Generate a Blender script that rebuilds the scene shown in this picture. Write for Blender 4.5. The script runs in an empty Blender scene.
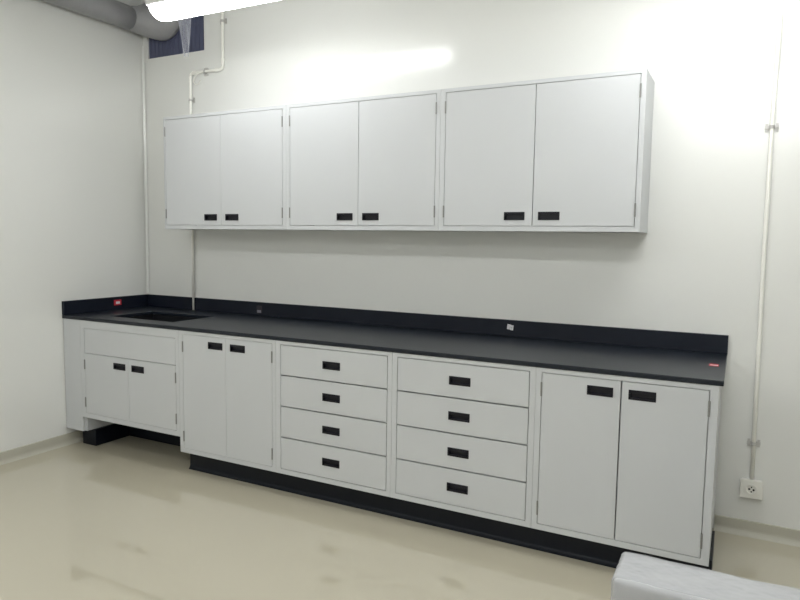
import bpy, bmesh, math, random
from mathutils import Vector, Matrix
random.seed(4)
COL = bpy.context.scene.collection
PI = math.pi

# ------------------------------------------------------------------ materials
def mat(name, col, rough=0.5, metal=0.0, spec=0.5, coat=0.0, coat_rough=0.1,
        var=0.0, var_scale=3.0, bump=0.0, bump_scale=40.0, detail=4.0):
    m = bpy.data.materials.new(name); m.use_nodes = True
    nt = m.node_tree; N = nt.nodes; L = nt.links
    b = N['Principled BSDF']
    b.inputs['Roughness'].default_value = rough
    b.inputs['Metallic'].default_value = metal
    b.inputs['Specular IOR Level'].default_value = spec
    b.inputs['Coat Weight'].default_value = coat
    b.inputs['Coat Roughness'].default_value = coat_rough
    tc = N.new('ShaderNodeTexCoord')
    n = N.new('ShaderNodeTexNoise'); n.inputs['Scale'].default_value = var_scale; n.inputs['Detail'].default_value = detail
    L.new(tc.outputs['Object'], n.inputs['Vector'])
    mx = N.new('ShaderNodeMix'); mx.data_type = 'RGBA'
    mx.inputs['A'].default_value = [max(0, c * (1 - var)) for c in col] + [1]
    mx.inputs['B'].default_value = [min(1, c * (1 + var)) for c in col] + [1]
    L.new(n.outputs['Fac'], mx.inputs['Factor'])
    L.new(mx.outputs['Result'], b.inputs['Base Color'])
    if bump:
        n2 = N.new('ShaderNodeTexNoise'); n2.inputs['Scale'].default_value = bump_scale; n2.inputs['Detail'].default_value = 3
        L.new(tc.outputs['Object'], n2.inputs['Vector'])
        bp = N.new('ShaderNodeBump'); bp.inputs['Strength'].default_value = bump; bp.inputs['Distance'].default_value = 0.02
        L.new(n2.outputs['Fac'], bp.inputs['Height'])
        L.new(bp.outputs['Normal'], b.inputs['Normal'])
    return m

def emitter(name, col, strength):
    m = bpy.data.materials.new(name); m.use_nodes = True
    b = m.node_tree.nodes['Principled BSDF']
    b.inputs['Base Color'].default_value = (0.9, 0.9, 0.9, 1)
    b.inputs['Emission Color'].default_value = (*col, 1)
    b.inputs['Emission Strength'].default_value = strength
    return m

def film(name, tint, low, high, rough):
    """clear plastic: see-through face on, milky where it curves away"""
    m = bpy.data.materials.new(name); m.use_nodes = True
    nt = m.node_tree; N = nt.nodes; L = nt.links
    b = N['Principled BSDF']; b.inputs['Base Color'].default_value = (*tint, 1); b.inputs['Roughness'].default_value = rough
    t = N.new('ShaderNodeBsdfTransparent'); mx = N.new('ShaderNodeMixShader')
    lw = N.new('ShaderNodeLayerWeight'); lw.inputs['Blend'].default_value = 0.33
    mr = N.new('ShaderNodeMapRange'); mr.inputs['To Min'].default_value = low; mr.inputs['To Max'].default_value = high
    tc = N.new('ShaderNodeTexCoord'); n = N.new('ShaderNodeTexNoise'); n.inputs['Scale'].default_value = 14
    L.new(tc.outputs['Object'], n.inputs['Vector'])
    bp = N.new('ShaderNodeBump'); bp.inputs['Strength'].default_value = 0.5; bp.inputs['Distance'].default_value = 0.02
    L.new(n.outputs['Fac'], bp.inputs['Height']); L.new(bp.outputs['Normal'], b.inputs['Normal'])
    L.new(lw.outputs['Facing'], mr.inputs['Value']); L.new(mr.outputs['Result'], mx.inputs['Fac'])
    L.new(t.outputs[0], mx.inputs[1]); L.new(b.outputs[0], mx.inputs[2])
    L.new(mx.outputs[0], N['Material Output'].inputs['Surface'])
    return m

M = {}
M['wall'] = mat('gloss_wall_paint', (0.785, 0.79, 0.765), rough=0.17, spec=0.6, var=0.015, var_scale=1.3, bump=0.03, bump_scale=4)
M['ceiling'] = mat('ceiling_paint', (0.8, 0.8, 0.78), rough=0.7, var=0.02)
M['floor'] = mat('epoxy_floor', (0.515, 0.478, 0.375), rough=0.05, spec=0.6, coat=0.6, coat_rough=0.03, var=0.03, var_scale=1.2, bump=0.006, bump_scale=3)
M['skirting'] = mat('epoxy_skirting', (0.50, 0.485, 0.41), rough=0.25, var=0.03)
M['cabinet'] = mat('grey_powder_coat', (0.60, 0.615, 0.63), rough=0.42, var=0.012, var_scale=5)
M['worktop'] = mat('black_epoxy_resin', (0.010, 0.0135, 0.021), rough=0.32, spec=0.34, var=0.15, var_scale=60)
M['edge'] = mat('black_resin_splash', (0.006, 0.009, 0.018), rough=0.45, spec=0.3, var=0.1, var_scale=30)
M['basin'] = mat('black_basin', (0.010, 0.011, 0.014), rough=0.4, var=0.1)
M['rubber'] = mat('black_plinth', (0.004, 0.006, 0.011), rough=0.45, spec=0.25, var=0.1)
M['pull'] = mat('black_plastic_pull', (0.007, 0.007, 0.013), rough=0.4, spec=0.35, var=0.1, var_scale=20)
M['hinge'] = mat('grey_hinge_steel', (0.30, 0.30, 0.29), rough=0.4, metal=0.5, var=0.1)
M['pvc'] = mat('cream_pvc', (0.92, 0.915, 0.86), rough=0.3, var=0.02)
M['plate'] = mat('white_socket_plastic', (0.82, 0.81, 0.76), rough=0.3, var=0.02)
M['hole'] = mat('dark_socket_hole', (0.02, 0.02, 0.02), rough=0.6)
M['zinc'] = mat('zinc_clip', (0.55, 0.54, 0.52), rough=0.4, metal=0.2, var=0.1)
M['duct'] = mat('grey_duct_wrap', (0.30, 0.30, 0.31), rough=0.4, var=0.15, var_scale=7, bump=0.5, bump_scale=9)
M['blue'] = mat('blue_grey_panel', (0.088, 0.098, 0.165), rough=0.4, var=0.12, var_scale=6)
M['housing'] = mat('white_lamp_housing', (0.8, 0.8, 0.8), rough=0.4, var=0.01)
M['lamp'] = emitter('lit_diffuser', (0.985, 1.0, 0.995), 15.0)
M['lamp_dim'] = emitter('lit_diffuser_low', (0.985, 1.0, 0.995), 10.0)  # same lamp type, strength turned down to keep the upper wall from blowing out
M['lamp_mid'] = emitter('lit_diffuser_mid', (0.985, 1.0, 0.995), 13.5)  # same lamp type, strength tuned to balance left and right wall brightness
M['red'] = mat('red_sticker', (0.55, 0.03, 0.05), rough=0.4, var=0.05)
M['paper'] = mat('white_sticker', (0.72, 0.72, 0.74), rough=0.5, var=0.05, var_scale=80)
M['greytag'] = mat('grey_sticker', (0.22, 0.21, 0.25), rough=0.5, var=0.05)
M['darktag'] = mat('dark_sticker', (0.025, 0.02, 0.03), rough=0.5)
M['print'] = mat('sticker_print', (0.20, 0.20, 0.23), rough=0.6)
M['foam'] = mat('white_packing_foam', (0.47, 0.475, 0.49), rough=0.5, var=0.04, var_scale=10, bump=0.25, bump_scale=12)
M['wrap'] = film('stretch_film', (0.66, 0.67, 0.69), 0.25, 0.75, 0.14)
M['bag'] = film('clear_plastic', (0.80, 0.82, 0.92), 0.05, 0.95, 0.2)

# ------------------------------------------------------------------ helpers
def box(bm, x0, x1, y0, y1, z0, z1):
    v = [bm.verts.new(p) for p in ((x0,y0,z0),(x1,y0,z0),(x1,y1,z0),(x0,y1,z0),(x0,y0,z1),(x1,y0,z1),(x1,y1,z1),(x0,y1,z1))]
    for f in ((0,3,2,1),(4,5,6,7),(0,1,5,4),(1,2,6,5),(2,3,7,6),(3,0,4,7)):
        bm.faces.new([v[i] for i in f])

def ring_plate(bm, a, b, hole, c0, c1, axis='y'):
    """plate a=(x0,x1) b=(z0,z1) between c0 and c1 with a rectangular hole (hx0,hx1,hz0,hz1); axis = thickness axis"""
    us = [a[0], hole[0], hole[1], a[1]]; vs = [b[0], hole[2], hole[3], b[1]]
    def P(u, v, c): return (u, c, v) if axis == 'y' else (u, v, c)
    g = {}
    for k, c in enumerate((c0, c1)):
        for i, u in enumerate(us):
            for j, v in enumerate(vs):
                g[i, j, k] = bm.verts.new(P(u, v, c))
    for k in (0, 1):
        for i in range(3):
            for j in range(3):
                if (i, j) != (1, 1):
                    bm.faces.new([g[i,j,k], g[i+1,j,k], g[i+1,j+1,k], g[i,j+1,k]])
    for i in range(3):
        for j in (0, 3):
            bm.faces.new([g[i,j,0], g[i+1,j,0], g[i+1,j,1], g[i,j,1]])
            bm.faces.new([g[j,i,0], g[j,i+1,0], g[j,i+1,1], g[j,i,1]])
    for j in (1, 2):
        bm.faces.new([g[1,j,0], g[2,j,0], g[2,j,1], g[1,j,1]])
        bm.faces.new([g[j,1,0], g[j,2,0], g[j,2,1], g[j,1,1]])

def loft(bm, rings, closed_ends=True):
    R = [[bm.verts.new(p) for p in r] for r in rings]
    n = len(R[0])
    for a, b in zip(R, R[1:]):
        for i in range(n):
            bm.faces.new([a[i], a[(i+1) % n], b[(i+1) % n], b[i]])
    if closed_ends:
        bm.faces.new(R[0]); bm.faces.new(R[-1])

def tube(bm, pts, r, n=14):
    pts = [Vector(p) for p in pts]; rings = []
    ref = None
    for i, p in enumerate(pts):
        d = (pts[min(i+1, len(pts)-1)] - pts[max(i-1, 0)]).normalized()
        if ref is None:
            ref = d.orthogonal().normalized()
        ref = (ref - d * ref.dot(d)).normalized()
        s = d.cross(ref)
        rings.append([p + (ref * math.cos(2*PI*k/n) + s * math.sin(2*PI*k/n)) * r for k in range(n)])
    loft(bm, rings)

def cyl(bm, p, q, r, n=16):
    tube(bm, [p, q], r, n)

def obj(name, bm, m, parent=None, bevel=0.0, seg=2, smooth=False, origin=None):
    bmesh.ops.recalc_face_normals(bm, faces=bm.faces[:])
    me = bpy.data.meshes.new(name)
    if origin is not None:
        bmesh.ops.translate(bm, verts=bm.verts[:], vec=-Vector(origin))
    bm.to_mesh(me); bm.free()
    me.materials.append(m)
    if smooth:
        for p in me.polygons: p.use_smooth = True
    o = bpy.data.objects.new(name, me); COL.objects.link(o)
    if origin is not None: o.location = origin
    if parent: o.parent = parent
    if bevel:
        b = o.modifiers.new('bevel', 'BEVEL'); b.width = bevel; b.segments = seg; b.limit_method = 'ANGLE'; b.angle_limit = 0.6
        b.harden_normals = False
    return o

def tag(o, label, cat, group=None, kind=None):
    o['label'] = label; o['category'] = cat
    if group: o['group'] = group
    if kind: o['kind'] = kind
    return o

def thing(name, label, cat, loc, group=None):
    o = bpy.data.objects.new(name, None); COL.objects.link(o)
    o.location = loc; o.empty_display_size = 0.1
    return tag(o, label, cat, group)

def struct(name, bm, m, label=None, bevel=0.0, smooth=False):
    o = obj(name, bm, m, None, bevel, smooth=smooth); o['kind'] = 'structure'
    if label: o['label'] = label
    return o

# ------------------------------------------------------------------ room shell
RX, RY, RZ = 6.4, -5.2, 3.25
bm = bmesh.new(); box(bm, -0.1, RX+0.1, RY-0.1, 0.12, -0.1, 0.0); struct('floor', bm, M['floor'], 'glossy beige epoxy floor')
bm = bmesh.new(); box(bm, -0.1, RX+0.1, RY-0.1, 0.12, RZ, RZ+0.1); struct('ceiling', bm, M['ceiling'])
OPX0, OPX1, OPZ0, OPZ1 = 0.051, 0.611, 2.760, 3.205
bm = bmesh.new(); ring_plate(bm, (0.0, RX), (0.0, RZ), (OPX0, OPX1, OPZ0, OPZ1), 0.0, 0.12); struct('wall_back', bm, M['wall'], 'glossy off-white back wall')
bm = bmesh.new(); box(bm, -0.1, 0.0, RY, 0.12, 0.0, RZ); struct('wall_left', bm, M['wall'], 'glossy off-white left wall')
bm = bmesh.new(); box(bm, RX, RX+0.1, RY, 0.12, 0.0, RZ); struct('wall_right', bm, M['wall'])
bm = bmesh.new(); box(bm, -0.1, RX+0.1, RY-0.1, RY, 0.0, RZ); struct('wall_front', bm, M['wall'])

def skirting(name, along, a, b, label):
    h, t, r = 0.074, 0.006, 0.03
    prof = [(0, 0), (r, 0)]                       # (distance from wall, height): cove at the foot
    for k in range(1, 6):
        an = k / 5 * PI / 2
        prof.append((r - (r - t) * math.sin(an), r - r * math.cos(an)))
    prof += [(t, h - 0.003), (0, h)]
    bm = bmesh.new()
    if along == 'x': rings = [[(s, -d - 0.0002, z + 0.0002) for d, z in prof] for s in (a, b)]
    else: rings = [[(d + 0.0002, s, z + 0.0002) for d, z in prof] for s in (a, b)]
    loft(bm, rings)
    struct(name, bm, M['skirting'], label)
skirting('baseboard_back', 'x', 4.0215, RX, 'beige coved skirting along the foot of the back wall')
skirting('baseboard_left', 'y', -0.03, RY, 'beige coved skirting along the foot of the left wall')
# coved corner strip where the two walls meet
bm = bmesh.new(); r = 0.022
prof = [(0.0002, -0.0002)] + [(r - r * math.sin(k/12*PI/2), -r + r * math.cos(k/12*PI/2)) for k in range(13)]
prof = [(max(x, 0.0002), min(y, -0.0002)) for x, y in prof]
loft(bm, [[(x, y, z) for x, y in prof] for z in (1.0, 2.86)])
struct('trim_1', bm, M['wall'], 'coved white strip in the corner between the two walls', smooth=False)

# ------------------------------------------------------------------ cabinet pieces
HW, HH = 0.110, 0.042                              # recessed pull
def pull(parent, cx, cz, yf):
    bm = bmesh.new()
    x0, x1, z0, z1 = cx - HW/2, cx + HW/2, cz - HH/2, cz + HH/2
    w = 0.006
    ring_plate(bm, (x0, x1), (z0, z1), (x0+w, x1-w, z0+w, z1-w), yf - 0.0035, yf - 0.0002)           # bezel
    ring_plate(bm, (x0+0.003, x1-0.003), (z0+0.003, z1-0.003), (x0+w, x1-w, z0+w, z1-w), yf - 0.0003, yf + 0.014)  # cup walls
    box(bm, x0+0.003, x1-0.003, yf + 0.012, yf + 0.0145, z0+0.003, z1-0.003)                          # cup floor
    box(bm, x0+w, x1-w, yf - 0.003, yf + 0.001, z1-0.013, z1-w)                                       # finger lip
    return obj('handle', bm, M['pull'], parent, 0.0008, 1)

def hinge(parent, x, zc, yf, h=0.064):
    bm = bmesh.new()
    cyl(bm, (x, yf - 0.0025, zc - h/2), (x, yf - 0.0025, zc + h/2), 0.0042, 10)
    box(bm, x - 0.001, x + 0.001, yf, yf + 0.018, zc - h/2 + 0.004, zc + h/2 - 0.004)
    return obj('hinge', bm, M['hinge'], parent)

G = 0.0020                                          # half gap round a door
def front(name, parent, x0, x1, z0, z1, yf, hx, hz, gl=G, gr=G, gv=G):
    """door or drawer front, 18 mm, with a cut-out filled by a recessed pull"""
    bm = bmesh.new()
    x0 += gl; x1 -= gr; z0 += gv; z1 -= gv
    a = 0.0027
    if hx is None:
        box(bm, x0, x1, yf, yf + 0.018, z0, z1)
    else:
        ring_plate(bm, (x0, x1), (z0, z1), (hx-HW/2+a, hx+HW/2-a, hz-HH/2+a, hz+HH/2-a), yf, yf + 0.018)
    o = obj(name, bm, M['cabinet'], parent, 0.0012, 2)
    if hx is not None: pull(o, hx, hz, yf)
    return o

def carcass(parent, X0, X1, Z0, Z1, yf, yb, ox0, ox1, oz0, oz1, mid=None, top=True, loc=(0,0,0), notch_back=0.0):
    """open box with a face frame round the opening"""
    bm = bmesh.new(); e = 0.0004
    X0 += e; X1 -= e
    ring_plate(bm, (X0, X1), (Z0, Z1), (ox0, ox1, oz0, oz1), yf, yf + 0.022)
    t = 0.016
    box(bm, X0, X0 + t, yf + 0.022, yb, Z0, Z1); box(bm, X1 - t, X1, yf + 0.022, yb, Z0, Z1)
    box(bm, X0 + t/2, X1 - t/2, yf + 0.021, yb - 0.001, Z0 + 0.0006, Z0 + t)
    if top: box(bm, X0 + t/2, X1 - t/2, yf + 0.021, yb - 0.001, Z1 - t, Z1 - 0.0006)
    box(bm, X0 + t/2, X1 - t/2, yb - 0.01, yb - 0.0005, Z0 + 0.001, Z1 - 0.001)
    if mid is not None: box(bm, ox0, ox1, yf + 0.024, yf + 0.05, mid - 0.02, mid + 0.02)
    return obj('body', bm, M['cabinet'], parent, 0.0012, 2)

def rel(root):                                     # keep world coordinates for the children of an Empty
    bpy.context.view_layer.update()
    inv = Matrix.Translation(-Vector(root.location))
    for c in root.children: c.matrix_parent_inverse = inv

F, CB = -0.728, -0.022
ZT, ZB, OT, OB = 0.8770, 0.1244, 0.8561, 0.1513

def door_pair(root, x0, xc, x1, z0, z1, yf, hz, hl, hr, hin, g=G, gm=G):
    for k, (a, b, hx) in enumerate(((x0, xc, hl), (xc, x1, hr))):
        d = front('door', root, a, b, z0, z1, yf, hx, hz, g if k == 0 else gm, gm if k == 0 else g, g)
        xh = a + 0.0004 if k == 0 else b - 0.0004
        for zc in (z1 - hin, z0 + hin): hinge(d, xh, zc, yf)

# sink unit -----------------------------------------------------------------
t = thing('sink_cabinet', 'short pale grey sink cabinet with two small doors, open underneath, beside left wall', 'cabinet', (0.62, F/2, 0.117))
bm = bmesh.new()
ring_plate(bm, (0.1765, 1.0730), (0.2176, ZT), (0.2127, 1.0454, 0.2497, 0.826), F, F + 0.022)
box(bm, 0.1765, 0.1925, F + 0.02, CB, 0.117, ZT); box(bm, 1.057, 1.073, F + 0.02, CB, 0.2176, ZT)
box(bm, 0.185, 1.065, F + 0.021, CB - 0.001, 0.2182, 0.2336); box(bm, 0.185, 1.065, CB - 0.01, CB - 0.0005, 0.2186, ZT - 0.001)
box(bm, 0.2127, 1.0454, F + 0.024, F + 0.04, 0.63, 0.69)
obj('body', bm, M['cabinet'], t, 0.0012, 2)
bm = bmesh.new(); box(bm, 0.004, 0.1761, F, F + 0.018, 0.117, ZT); box(bm, 0.1585, 0.1761, F + 0.018, CB, 0.117, 0.60); box(bm, 0.004, 0.1585, F + 0.018, CB, 0.117, 0.133)
obj('filler_panel', bm, M['cabinet'], t, 0.0012, 2)
front('front_panel', t, 0.2127, 1.0454, 0.6576, 0.826, F + 0.001, None, None)
door_pair(t, 0.2127, 0.6291, 1.0454, 0.2497, 0.6576, F, 0.599, 0.549, 0.716, 0.076, 0.0016, 0.0007)
rel(t)
# its black base: a foot under the left side and a recessed board at the back
t = thing('sink_plinth', 'black plinth foot and recessed black board under the sink cabinet', 'plinth', (0.6, -0.4, 0.0))
bm = bmesh.new(); box(bm, 0.078, 0.212, -0.66, -0.36, 0.0005, 0.1165); obj('foot', bm, M['rubber'], t, 0.003)
bm = bmesh.new(); box(bm, 0.2125, 1.072, -0.38, -0.36, 0.0005, 0.215); obj('toe_board', bm, M['rubber'], t, 0.001)
rel(t)

# base units ------------------------------------------------------------------
t = thing('base_cabinet', 'pale grey two-door floor cabinet right beside the open-footed sink cabinet', 'cabinet', (1.44, F/2, ZB), 'two-door floor cabinets')
carcass(t, 1.0735, 1.8074, ZB, ZT, F, CB, 1.1067, 1.7825, OB, OT)
door_pair(t, 1.1067, 1.4453, 1.7825, OB, OT, F, 0.805, 1.366, 1.5345, 0.076, 0.0016, 0.0008)
rel(t)
def drawers(label, X0, X1, x0, x1, hx):
    t = thing('drawer_cabinet', label, 'cabinet', ((X0+X1)/2, F/2, ZB), 'four-drawer floor cabinets')
    carcass(t, X0, X1, ZB, ZT, F, CB, x0, x1, OB, OT)
    zs = [OB, 0.3338, 0.5100, 0.6850, OT]
    hz = [0.2425, 0.4190, 0.5970, 0.7705]
    for k in range(4): front('drawer', t, x0, x1, zs[k], zs[k+1], F, hx, hz[k], 0.0032, 0.0032, 0.0034)
    rel(t)
drawers('pale grey four-drawer cabinet next to the narrow two-door cabinet, left of the other drawers', 1.8074, 2.5408, 1.8402, 2.5148, 2.1755)
drawers('pale grey four-drawer cabinet next to the large right-hand two-door cabinet', 2.5408, 3.2761, 2.5687, 3.2484, 2.9070)
t = thing('base_cabinet', 'pale grey two-door floor cabinet at the right end of the counter, behind wrapped package', 'cabinet', (3.65, F/2, ZB), 'two-door floor cabinets')
carcass(t, 3.2761, 4.0195, ZB, ZT, F, CB, 3.3022, 3.9878, OB, OT)
door_pair(t, 3.3022, 3.6461, 3.9878, OB, OT, F, 0.801, 3.5585, 3.7315, 0.076, 0.0028, 0.0026)
rel(t)

# plinth ----------------------------------------------------------------------
t = thing('plinth', 'long black recessed plinth under the doors and drawers of floor cabinets', 'plinth', (2.55, -0.35, 0.0))
bm = bmesh.new(); box(bm, 1.10, 4.012, -0.655, -0.05, 0.0005, ZB - 0.0006); obj('base', bm, M['rubber'], t, 0.001)
bm = bmesh.new()
prof = [(-0.655, 0.0005), (-0.676, 0.0005), (-0.676, 0.004), (-0.668, 0.010), (-0.6635, 0.020), (-0.6625, ZB - 0.004), (-0.655, ZB - 0.002)]
loft(bm, [[(x, y, z) for y, z in prof] for x in (1.088, 4.02)])
obj('cove_strip', bm, M['rubber'], t)
bm = bmesh.new(); box(bm, 4.0122, 4.030, -0.6622, -0.34, 0.0005, ZB - 0.001); obj('end_strip', bm, M['rubber'], t, 0.001)
rel(t)

# worktop ---------------------------------------------------------------------
t = thing('worktop', 'long black resin laboratory worktop with upstands along both walls', 'countertop', (2.0, -0.37, ZT))
WY = -0.7345
bm = bmesh.new()
ring_plate(bm, (0.001, 4.0352), (WY, -0.001), (0.310, 0.890, -0.598, -0.230), ZT + 0.0006, 0.900, axis='z')
obj('slab', bm, M['worktop'], t, 0.003, 2)
NX0, NX1 = 0.4775, 0.5025                            # notch for the pipe
bm = bmesh.new(); box(bm, 0.021, NX0, -0.021, -0.001, 0.9003, 0.9934); box(bm, NX1, 4.0352, -0.021, -0.001, 0.9003, 0.9934)
obj('backsplash', bm, M['edge'], t, 0.0015)
bm = bmesh.new(); box(bm, 0.001, 0.0205, WY + 0.001, -0.001, 0.9003, 0.9934); obj('side_splash', bm, M['edge'], t, 0.0015)
rel(t)
# sink ------------------------------------------------------------------------
t = thing('sink', 'black rectangular sink bowl sunk in the left end of the worktop', 'sink', (0.62, -0.42, 0.65))
bm = bmesh.new()
x0, x1, y0, y1 = 0.300, 0.900, -0.608, -0.220
ring_plate(bm, (x0 - 0.012, x1 + 0.012), (y0 - 0.012, y1 + 0.012), (x0, x1, y0, y1), 0.672, ZT - 0.0008, axis='z')
ring_plate(bm, (x0 - 0.012, x1 + 0.012), (y0 - 0.012, y1 + 0.012), (0.59, 0.65, -0.45, -0.39), 0.660, 0.673, axis='z')
obj('bowl', bm, M['basin'], t, 0.006, 3)
bm = bmesh.new()
loft(bm, [[(0.62 + r*math.cos(2*PI*k/24), -0.42 + r*math.sin(2*PI*k/24), z) for k in range(24)] for r, z in ((0.028, 0.600), (0.028, 0.668), (0.044, 0.674), (0.044, 0.676), (0.030, 0.675), (0.024, 0.668))])
obj('drain', bm, M['zinc'], t)
rel(t)

# wall units --------------------------------------------------------------------
UF = -0.2934; UB0, UT0, UOB, UOT = 1.4927, 2.2515, 1.5183, 2.2317
def wall_cab(label, X0, X1, x0, xc, x1, hl, hr, gm):
    t = thing('wall_cabinet', label, 'cabinet', ((X0+X1)/2, UF/2, UB0), 'two-door wall cabinets')
    carcass(t, X0, X1, UB0, UT0, UF, -0.0005, x0, x1, UOB, UOT)
    door_pair(t, x0, xc, x1, UOB, UOT, UF, 1.571, hl, hr, 0.079, 0.0024, gm)
    rel(t)
wall_cab('pale grey two-door wall cabinet hung above the sink, nearest the left corner', 0.5103, 1.5506, 0.5262, 1.023, 1.523, 0.9315, 1.1145, 0.0004)
wall_cab('pale grey two-door wall cabinet hung between the two other wall cabinets', 1.5506, 2.5855, 1.5789, 2.0691, 2.5601, 1.9785, 2.1540, 0.0012)
wall_cab('pale grey two-door wall cabinet with exposed right side, nearest the tall conduit', 2.5855, 3.6332, 2.6141, 3.1087, 3.6085, 3.0135, 3.1940, 0.0018)

# stickers ---------------------------------------------------------------------
def slab_xz(bm, x, z, w, h, y, t=0.0008, rz=0.0):
    v0 = len(bm.verts); box(bm, -w/2, w/2, y - t, y, -h/2, h/2)
    bm.verts.ensure_lookup_table()
    R = Matrix.Rotation(rz, 4, 'Y')
    for v in bm.verts[v0:]: v.co = (R @ v.co) + Vector((x, 0, z))
t = thing('sticker', 'small white printed sticker on the backsplash below the right wall cabinet', 'sticker', (2.922, -0.0213, 0.954))
bm = bmesh.new(); slab_xz(bm, 2.915, 0.955, 0.019, 0.029, -0.0212, rz=0.1); slab_xz(bm, 2.933, 0.951, 0.018, 0.029, -0.0212, rz=0.1); obj('paper', bm, M['paper'], t)
bm = bmesh.new()
for dx, dz in ((-0.004, 0.006), (0.004, 0.0), (-0.002, -0.006), (0.012, -0.002), (0.011, -0.010)): slab_xz(bm, 2.92 + dx, 0.954 + dz, 0.007, 0.002, -0.0221, 0.0003, 0.1)
obj('print', bm, M['print'], t); rel(t)
t = thing('sticker', 'dark small tag with a grey lower band on the backsplash right of the sink', 'sticker', (1.112, -0.0213, 0.940))
bm = bmesh.new(); slab_xz(bm, 1.112, 0.944, 0.048, 0.052, -0.0212); obj('tag', bm, M['darktag'], t)
bm = bmesh.new(); slab_xz(bm, 1.110, 0.930, 0.034, 0.018, -0.0222); obj('band', bm, M['greytag'], t); rel(t)
t = thing('sticker', 'red sticker with pale centre on the short side splash by the sink', 'sticker', (0.0207, -0.299, 0.952))
def slab_yz(bm, y, z, w, h, x, t=0.0008): box(bm, x, x + t, y - w/2, y + w/2, z - h/2, z + h/2)
bm = bmesh.new(); slab_yz(bm, -0.299, 0.953, 0.064, 0.040, 0.0207); obj('paper', bm, M['red'], t)
bm = bmesh.new(); slab_yz(bm, -0.297, 0.951, 0.034, 0.018, 0.0217); obj('print', bm, M['paper'], t); rel(t)
t = thing('sticker', 'red and white sticker lying on the right end of the black worktop', 'sticker', (3.991, -0.381, 0.9001))
bm = bmesh.new(); box(bm, 3.968, 4.006, -0.405, -0.345, 0.9003, 0.9010); obj('paper', bm, M['red'], t)
bm = bmesh.new(); box(bm, 3.972, 4.003, -0.388, -0.374, 0.9011, 0.9015); obj('print', bm, M['paper'], t); rel(t)

# conduits -----------------------------------------------------------------------
def clip(parent, x, y, z, R, horiz=False):
    bm = bmesh.new()
    pts = []
    def T(u, d, w):                                   # u across the pipe, d out from the wall, w along the pipe
        return (x + (w if horiz else u), -d, z + (u if horiz else w))
    c = -y; hw = 0.008; th = 0.0016
    for s in (R + 0.0008, R + 0.0008 + th):
        row = [(-R - 0.020, 0.004 + (s - R))] + [(-s, 0.004 + (s - R))]
        for k in range(9):
            an = PI - k/8 * PI
            row.append((s * math.cos(an), c + s * math.sin(an)))
        row += [(s, 0.004 + (s - R)), (R + 0.020, 0.004 + (s - R))]
        pts.append(row)
    a, b = pts
    loop = a + b[::-1]
    loft(bm, [[T(u, d, w) for u, d in loop] for w in (-hw, hw)])
    for s in (-1, 1):
        u = s * (R + 0.013)
        p, q = T(u, 0.0002, 0), T(u, 0.011, 0)
        cyl(bm, p, q, 0.0045, 10)
    for sg in (-1, 1):
        u = sg * (R + 0.012)
        (xa, _, za), (xb, _, zb) = T(u - 0.006, 0, -0.018), T(u + 0.006, 0, 0.018)
        box(bm, min(xa, xb), max(xa, xb), -0.006, -0.0003, min(za, zb), max(za, zb))
    box(bm, *( (x-hw, x+hw) if horiz else (x-R-0.012, x+R+0.012) ), -0.0045, -0.0004, *((z-R-0.012, z+R+0.012) if horiz else (z-hw, z+hw)))
    return obj('pipe_clip', bm, M['zinc'], parent)

def arc(p, a, b, r, n=6):
    """points of a bend of radius r at corner p, coming from a and going to b"""
    p, a, b = Vector(p), Vector(a), Vector(b)
    u = (a - p).normalized(); v = (b - p).normalized(); c = p + (u + v) * r
    out = []
    for k in range(n + 1):
        an = k / n * PI / 2
        out.append(c - v * r * math.cos(an) - u * r * math.sin(an))
    return out
PR, PY = 0.0096, -0.0150
t = thing('conduit', 'cream pipe with a double bend running down behind left wall cabinet to worktop', 'pipe', (0.49, PY, 0.9))
pa, pb, pc, pd = (0.796, PY, RZ - 0.001), (0.796, PY, 2.604), (0.490, PY, 2.612), (0.490, PY, 0.9008)
bm = bmesh.new()
tube(bm, [pa, (0.796, PY, 2.9)] + arc(pb, pa, pc, 0.03) + arc(pc, pb, pd, 0.03) + [(0.490, PY, 1.6), pd], PR)
obj('pipe', bm, M['pvc'], t, smooth=True)
for (x, z) in ((0.796, 2.66), (0.490, 2.565)):
    bm = bmesh.new(); cyl(bm, (x, PY, z - 0.02), (x, PY, z + 0.02), PR + 0.002); obj('coupling', bm, M['pvc'], t)
for x in (0.745, 0.54):
    bm = bmesh.new(); cyl(bm, (x - 0.02, PY, 2.606), (x + 0.02, PY, 2.606), PR + 0.002); obj('coupling', bm, M['pvc'], t)
clip(t, 0.490, PY, 2.42, PR); clip(t, 0.630, PY, 2.606, PR, True); clip(t, 0.796, PY, 2.93, PR); 
bm = bmesh.new()
tube(bm, [(0.600, -0.030, 2.604), (0.575, -0.032, 2.592), (0.545, -0.032, 2.570), (0.535, -0.030, 2.540), (0.552, -0.026, 2.520), (0.575, -0.02, 2.528), (0.588, -0.014, 2.552)], 0.003, 8)
obj('tie_wire', bm, M['pvc'], t, smooth=True)
rel(t)
t = thing('conduit', 'tall straight cream pipe on the back wall right of the cabinets', 'pipe', (4.17, PY, 0.30))
bm = bmesh.new()
tube(bm, [(4.182, PY, RZ - 0.001), (4.172, PY, 2.6), (4.164, PY, 2.0), (4.164, PY, 1.4), (4.170, PY, 0.79), (4.175, PY, 0.2935)], PR)
obj('pipe', bm, M['pvc'], t, smooth=True)
clip(t, 4.164, PY, 1.992, PR); clip(t, 4.1735, PY, 0.47, PR); clip(t, 4.178, PY, 3.05, PR)
rel(t)
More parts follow.
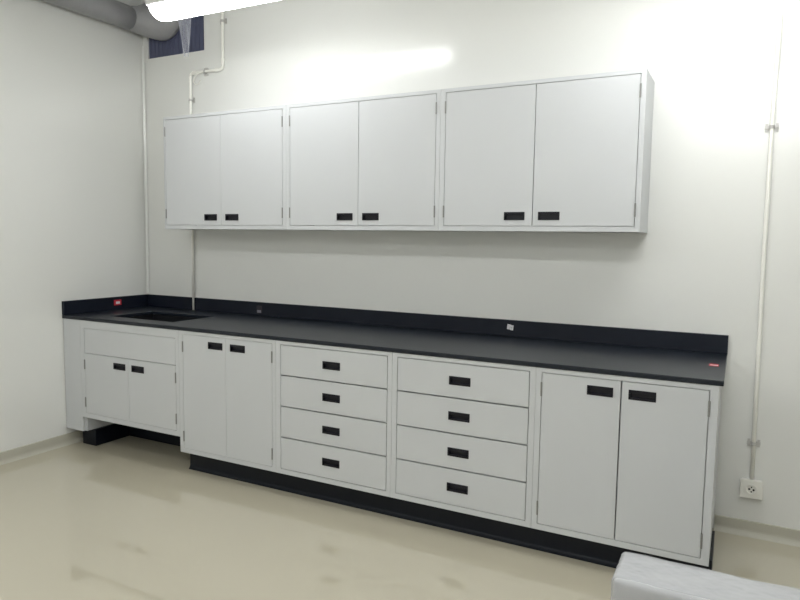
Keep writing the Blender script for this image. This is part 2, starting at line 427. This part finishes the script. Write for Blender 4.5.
# socket -------------------------------------------------------------------------
SX, SZ = 4.1755, 0.2465
t = thing('wall_socket', 'square cream wall socket at the lower end of the tall right pipe', 'socket', (SX, 0, SZ - 0.046))
bm = bmesh.new(); box(bm, SX-0.044, SX+0.044, -0.030, -0.0005, SZ-0.042, SZ+0.042); obj('back_box', bm, M['plate'], t, 0.004)
bm = bmesh.new(); box(bm, SX-0.050, SX+0.050, -0.040, -0.0302, SZ-0.0465, SZ+0.0465); obj('cover_plate', bm, M['plate'], t, 0.004, 3)
bm = bmesh.new()
loft(bm, [[(SX + r*math.cos(2*PI*k/28), y, SZ + r*math.sin(2*PI*k/28)) for k in range(28)] for r, y in ((0.026, -0.0403), (0.026, -0.0435), (0.021, -0.0435), (0.0195, -0.0405))])
obj('socket_ring', bm, M['plate'], t)
bm = bmesh.new()
for dx, dz, rr in ((-0.0095, 0.001, 0.0052), (0.0095, -0.001, 0.0052)):
    cyl(bm, (SX+dx, -0.0412, SZ+dz), (SX+dx, -0.0400, SZ+dz), rr, 12)
box(bm, SX-0.003, SX+0.003, -0.0415, -0.0402, SZ+0.008, SZ+0.014); box(bm, SX-0.003, SX+0.003, -0.0415, -0.0402, SZ-0.014, SZ-0.008)
obj('pin_hole', bm, M['hole'], t)
rel(t)

# blue panel in the wall opening, duct, hanging film ---------------------------------
bm = bmesh.new()
box(bm, OPX0 + 0.0005, OPX1 - 0.0005, 0.012, 0.03, OPZ0 + 0.0005, OPZ1 - 0.0005)
for k in range(14):
    x = OPX0 + 0.02 + k * 0.04
    box(bm, x - 0.004, x + 0.004, 0.008, 0.0125, OPZ0 + 0.001, OPZ1 - 0.001)
tag(obj('opening_panel', bm, M['blue'], None, 0.001), 'dark blue panel set in the high rectangular wall opening by the corner', 'panel')

t = thing('air_duct', 'grey wrapped duct along the top of the left wall, widening into the opening', 'duct', (0.085, -1.5, 2.9))
def ring(cx, cz, y, rx, rz, n=28, ph=0.0):
    out = []
    for k in range(n):
        a = 2*PI*k/n; w = 1 + 0.02*math.sin(3*a + 7*y + ph)
        out.append((cx + rx*w*math.cos(a), y, cz + rz*w*math.sin(a)))
    return out
bm = bmesh.new()
loft(bm, [ring(0.0865, 2.992, y, 0.083, 0.083) for y in [RY + 0.02 + i * (5.2 - 0.20) / 24 for i in range(25)]])
obj('duct_tube', bm, M['duct'], t, smooth=True)
bm = bmesh.new()
loft(bm, [ring(0.0885, 2.992, -0.200, 0.0835, 0.0835), ring(0.105, 2.995, -0.150, 0.095, 0.092), ring(0.150, 3.005, -0.100, 0.125, 0.118), ring(0.205, 3.022, -0.055, 0.160, 0.148), ring(0.228, 3.029, -0.020, 0.172, 0.158), ring(0.236, 3.031, 0.006, 0.170, 0.156)])
obj('duct_collar', bm, M['duct'], t, smooth=True)
for y in (-0.9, -2.1, -3.3):
    bm = bmesh.new()
    loft(bm, [ring(0.0865, 2.992, yy, 0.0855, 0.0855) for yy in (y - 0.012, y + 0.012)])
    box(bm, 0.0845, 0.0885, y - 0.012, y + 0.012, 3.07, RZ - 0.0005)
    obj('hanger_band', bm, M['zinc'], t)
rel(t)

bm = bmesh.new()
rings = []
for k in range(15):
    s = k / 14
    z = RZ - 0.0005 - s * (RZ - 2.651)
    xl = 0.570 + 0.094 * s ** 1.7; xr = 0.738 - 0.050 * s ** 2.0
    cx = (xl + xr) / 2; rx = (xr - xl) / 2
    rings.append([(cx + rx*math.cos(2*PI*j/24), -0.235 + 0.016*math.sin(2*PI*j/24) + 0.003*math.sin(9*s + j), z) for j in range(24)])
loft(bm, rings, closed_ends=False)
tag(obj('plastic_bag', bm, M['bag'], None, smooth=True), 'clear plastic film hanging from the ceiling before the dark blue opening', 'plastic film')

# ceiling lamps --------------------------------------------------------------------------
LAMPG = 'long ceiling lamps'
def lamp(label, x0, x1, y, m='lamp', zb=2.685):
    t = thing('ceiling_lamp', label, 'lamp', ((x0+x1)/2, y, zb), LAMPG)
    bm = bmesh.new()
    W, H = 0.090, 0.090
    rings = []
    n = 18
    xs = [(x0, 0.45), (x0 + 0.012, 0.72), (x0 + 0.035, 0.92), (x0 + 0.07, 1.0), (x1 - 0.07, 1.0), (x1 - 0.035, 0.92), (x1 - 0.012, 0.72), (x1, 0.45)]
    for x, s in xs:
        r = []
        for k in range(n):
            a = PI + k / (n-1) * PI
            r.append((x, y + W*s*math.cos(a), zb + H + H*s*math.sin(a)))
        rings.append(r)
    loft(bm, rings)
    obj('diffuser', bm, M[m], t, smooth=True)
    bm = bmesh.new(); ring_plate(bm, (x0 + 0.03, x1 - 0.03), (y - 0.1, y + 0.1), (x0 + 0.034, x1 - 0.034, y - 0.0925, y + 0.0925), zb + H - 0.026, zb + H + 0.004, axis='z'); box(bm, x0 + 0.03, x1 - 0.03, y - 0.1, y + 0.1, zb + H + 0.004, zb + H + 0.035); obj('housing', bm, M['housing'], t, 0.006)
    for x in (x0 + 0.2, x1 - 0.2):
        bm = bmesh.new(); cyl(bm, (x, y, zb + H + 0.034), (x, y, RZ - 0.0005), 0.006, 10); obj('hanging_rod', bm, M['housing'], t)
    rel(t)
lamp('bright white ceiling lamp above the left wall cabinet, cut by top edge', 0.955, 2.175, -0.75, 'lamp_dim')
lamp('white ceiling lamp above the tall right pipe, seen as glare on the wall', 3.45, 4.67, -0.75, 'lamp_mid')
lamp('white ceiling lamp in the second row out from the sink end', 0.955, 2.175, -2.70, 'lamp_mid')
lamp('white ceiling lamp in the second row, over the wrapped package side', 3.45, 4.67, -2.70)

lamp('added fill lamp out of view in a third row, on the left', 0.955, 2.175, -4.65)  # unseen third row, added to brighten the cabinet fronts
lamp('added fill lamp out of view in a third row, on the right', 3.45, 4.67, -4.65)  # added fill as well, behind the camera on the right

# wrapped package ---------------------------------------------------------------------------
t = thing('wrapped_package', 'white foam package wrapped in clear film standing before the right cabinet', 'package', (4.2, -1.57, 0.0))
def soft_box(x0, x1, y0, y1, z0, z1, r, amp, seed):
    bm = bmesh.new(); box(bm, x0, x1, y0, y1, z0, z1)
    bmesh.ops.bevel(bm, geom=bm.edges[:], offset=r, segments=4, profile=0.5, affect='EDGES')
    bmesh.ops.subdivide_edges(bm, edges=[e for e in bm.edges if e.calc_length() > 0.1], cuts=14, use_grid_fill=True)
    rnd = random.Random(seed)
    for v in bm.verts:
        if v.co.z > z0 + 0.02:
            c = v.co
            d = amp * (math.sin(23*c.x + 9*c.y + seed) + math.sin(17*c.z + 31*c.x) + 0.7*math.sin(41*c.y + 13*c.x)) / 2.7 + rnd.uniform(-amp, amp) * 0.3
            v.co += v.normal * d
    return bm
obj('foam_block', soft_box(3.784, 4.66, -1.674, -1.474, 0.001, 0.457, 0.016, 0.0015, 3), M['foam'], t, smooth=True)
obj('stretch_wrap', soft_box(3.779, 4.665, -1.679, -1.469, 0.0006, 0.462, 0.019, 0.0024, 5), M['wrap'], t, smooth=True)
rel(t)

# ------------------------------------------------------------------ camera, world, view
cam = bpy.data.cameras.new('camera'); co = bpy.data.objects.new('camera', cam); COL.objects.link(co)
yaw, pitch, roll = 0.4774, -0.0913, 0.0143
fw = Vector((-math.sin(yaw)*math.cos(pitch), math.cos(yaw)*math.cos(pitch), math.sin(pitch)))
rt = Vector((math.cos(yaw), math.sin(yaw), 0)); up = rt.cross(fw)
r2 = rt*math.cos(roll) + up*math.sin(roll); u2 = -rt*math.sin(roll) + up*math.cos(roll)
m = Matrix((r2, u2, -fw)).transposed().to_4x4(); m.translation = (4.0658, -3.6018, 1.4391)
co.matrix_world = m
cam.sensor_width = 36; cam.lens = 655.2 * 36 / 800; cam.clip_start = 0.05
sc = bpy.context.scene; sc.camera = co
w = bpy.data.worlds.new('world'); sc.world = w; w.use_nodes = True
w.node_tree.nodes['Background'].inputs[0].default_value = (0.5, 0.5, 0.5, 1)
w.node_tree.nodes['Background'].inputs[1].default_value = 0.1
vs = sc.view_settings; vs.view_transform = 'Standard'; vs.look = 'None'; vs.gamma = 1.0; vs.use_curve_mapping = False
vs.exposure = 0.66
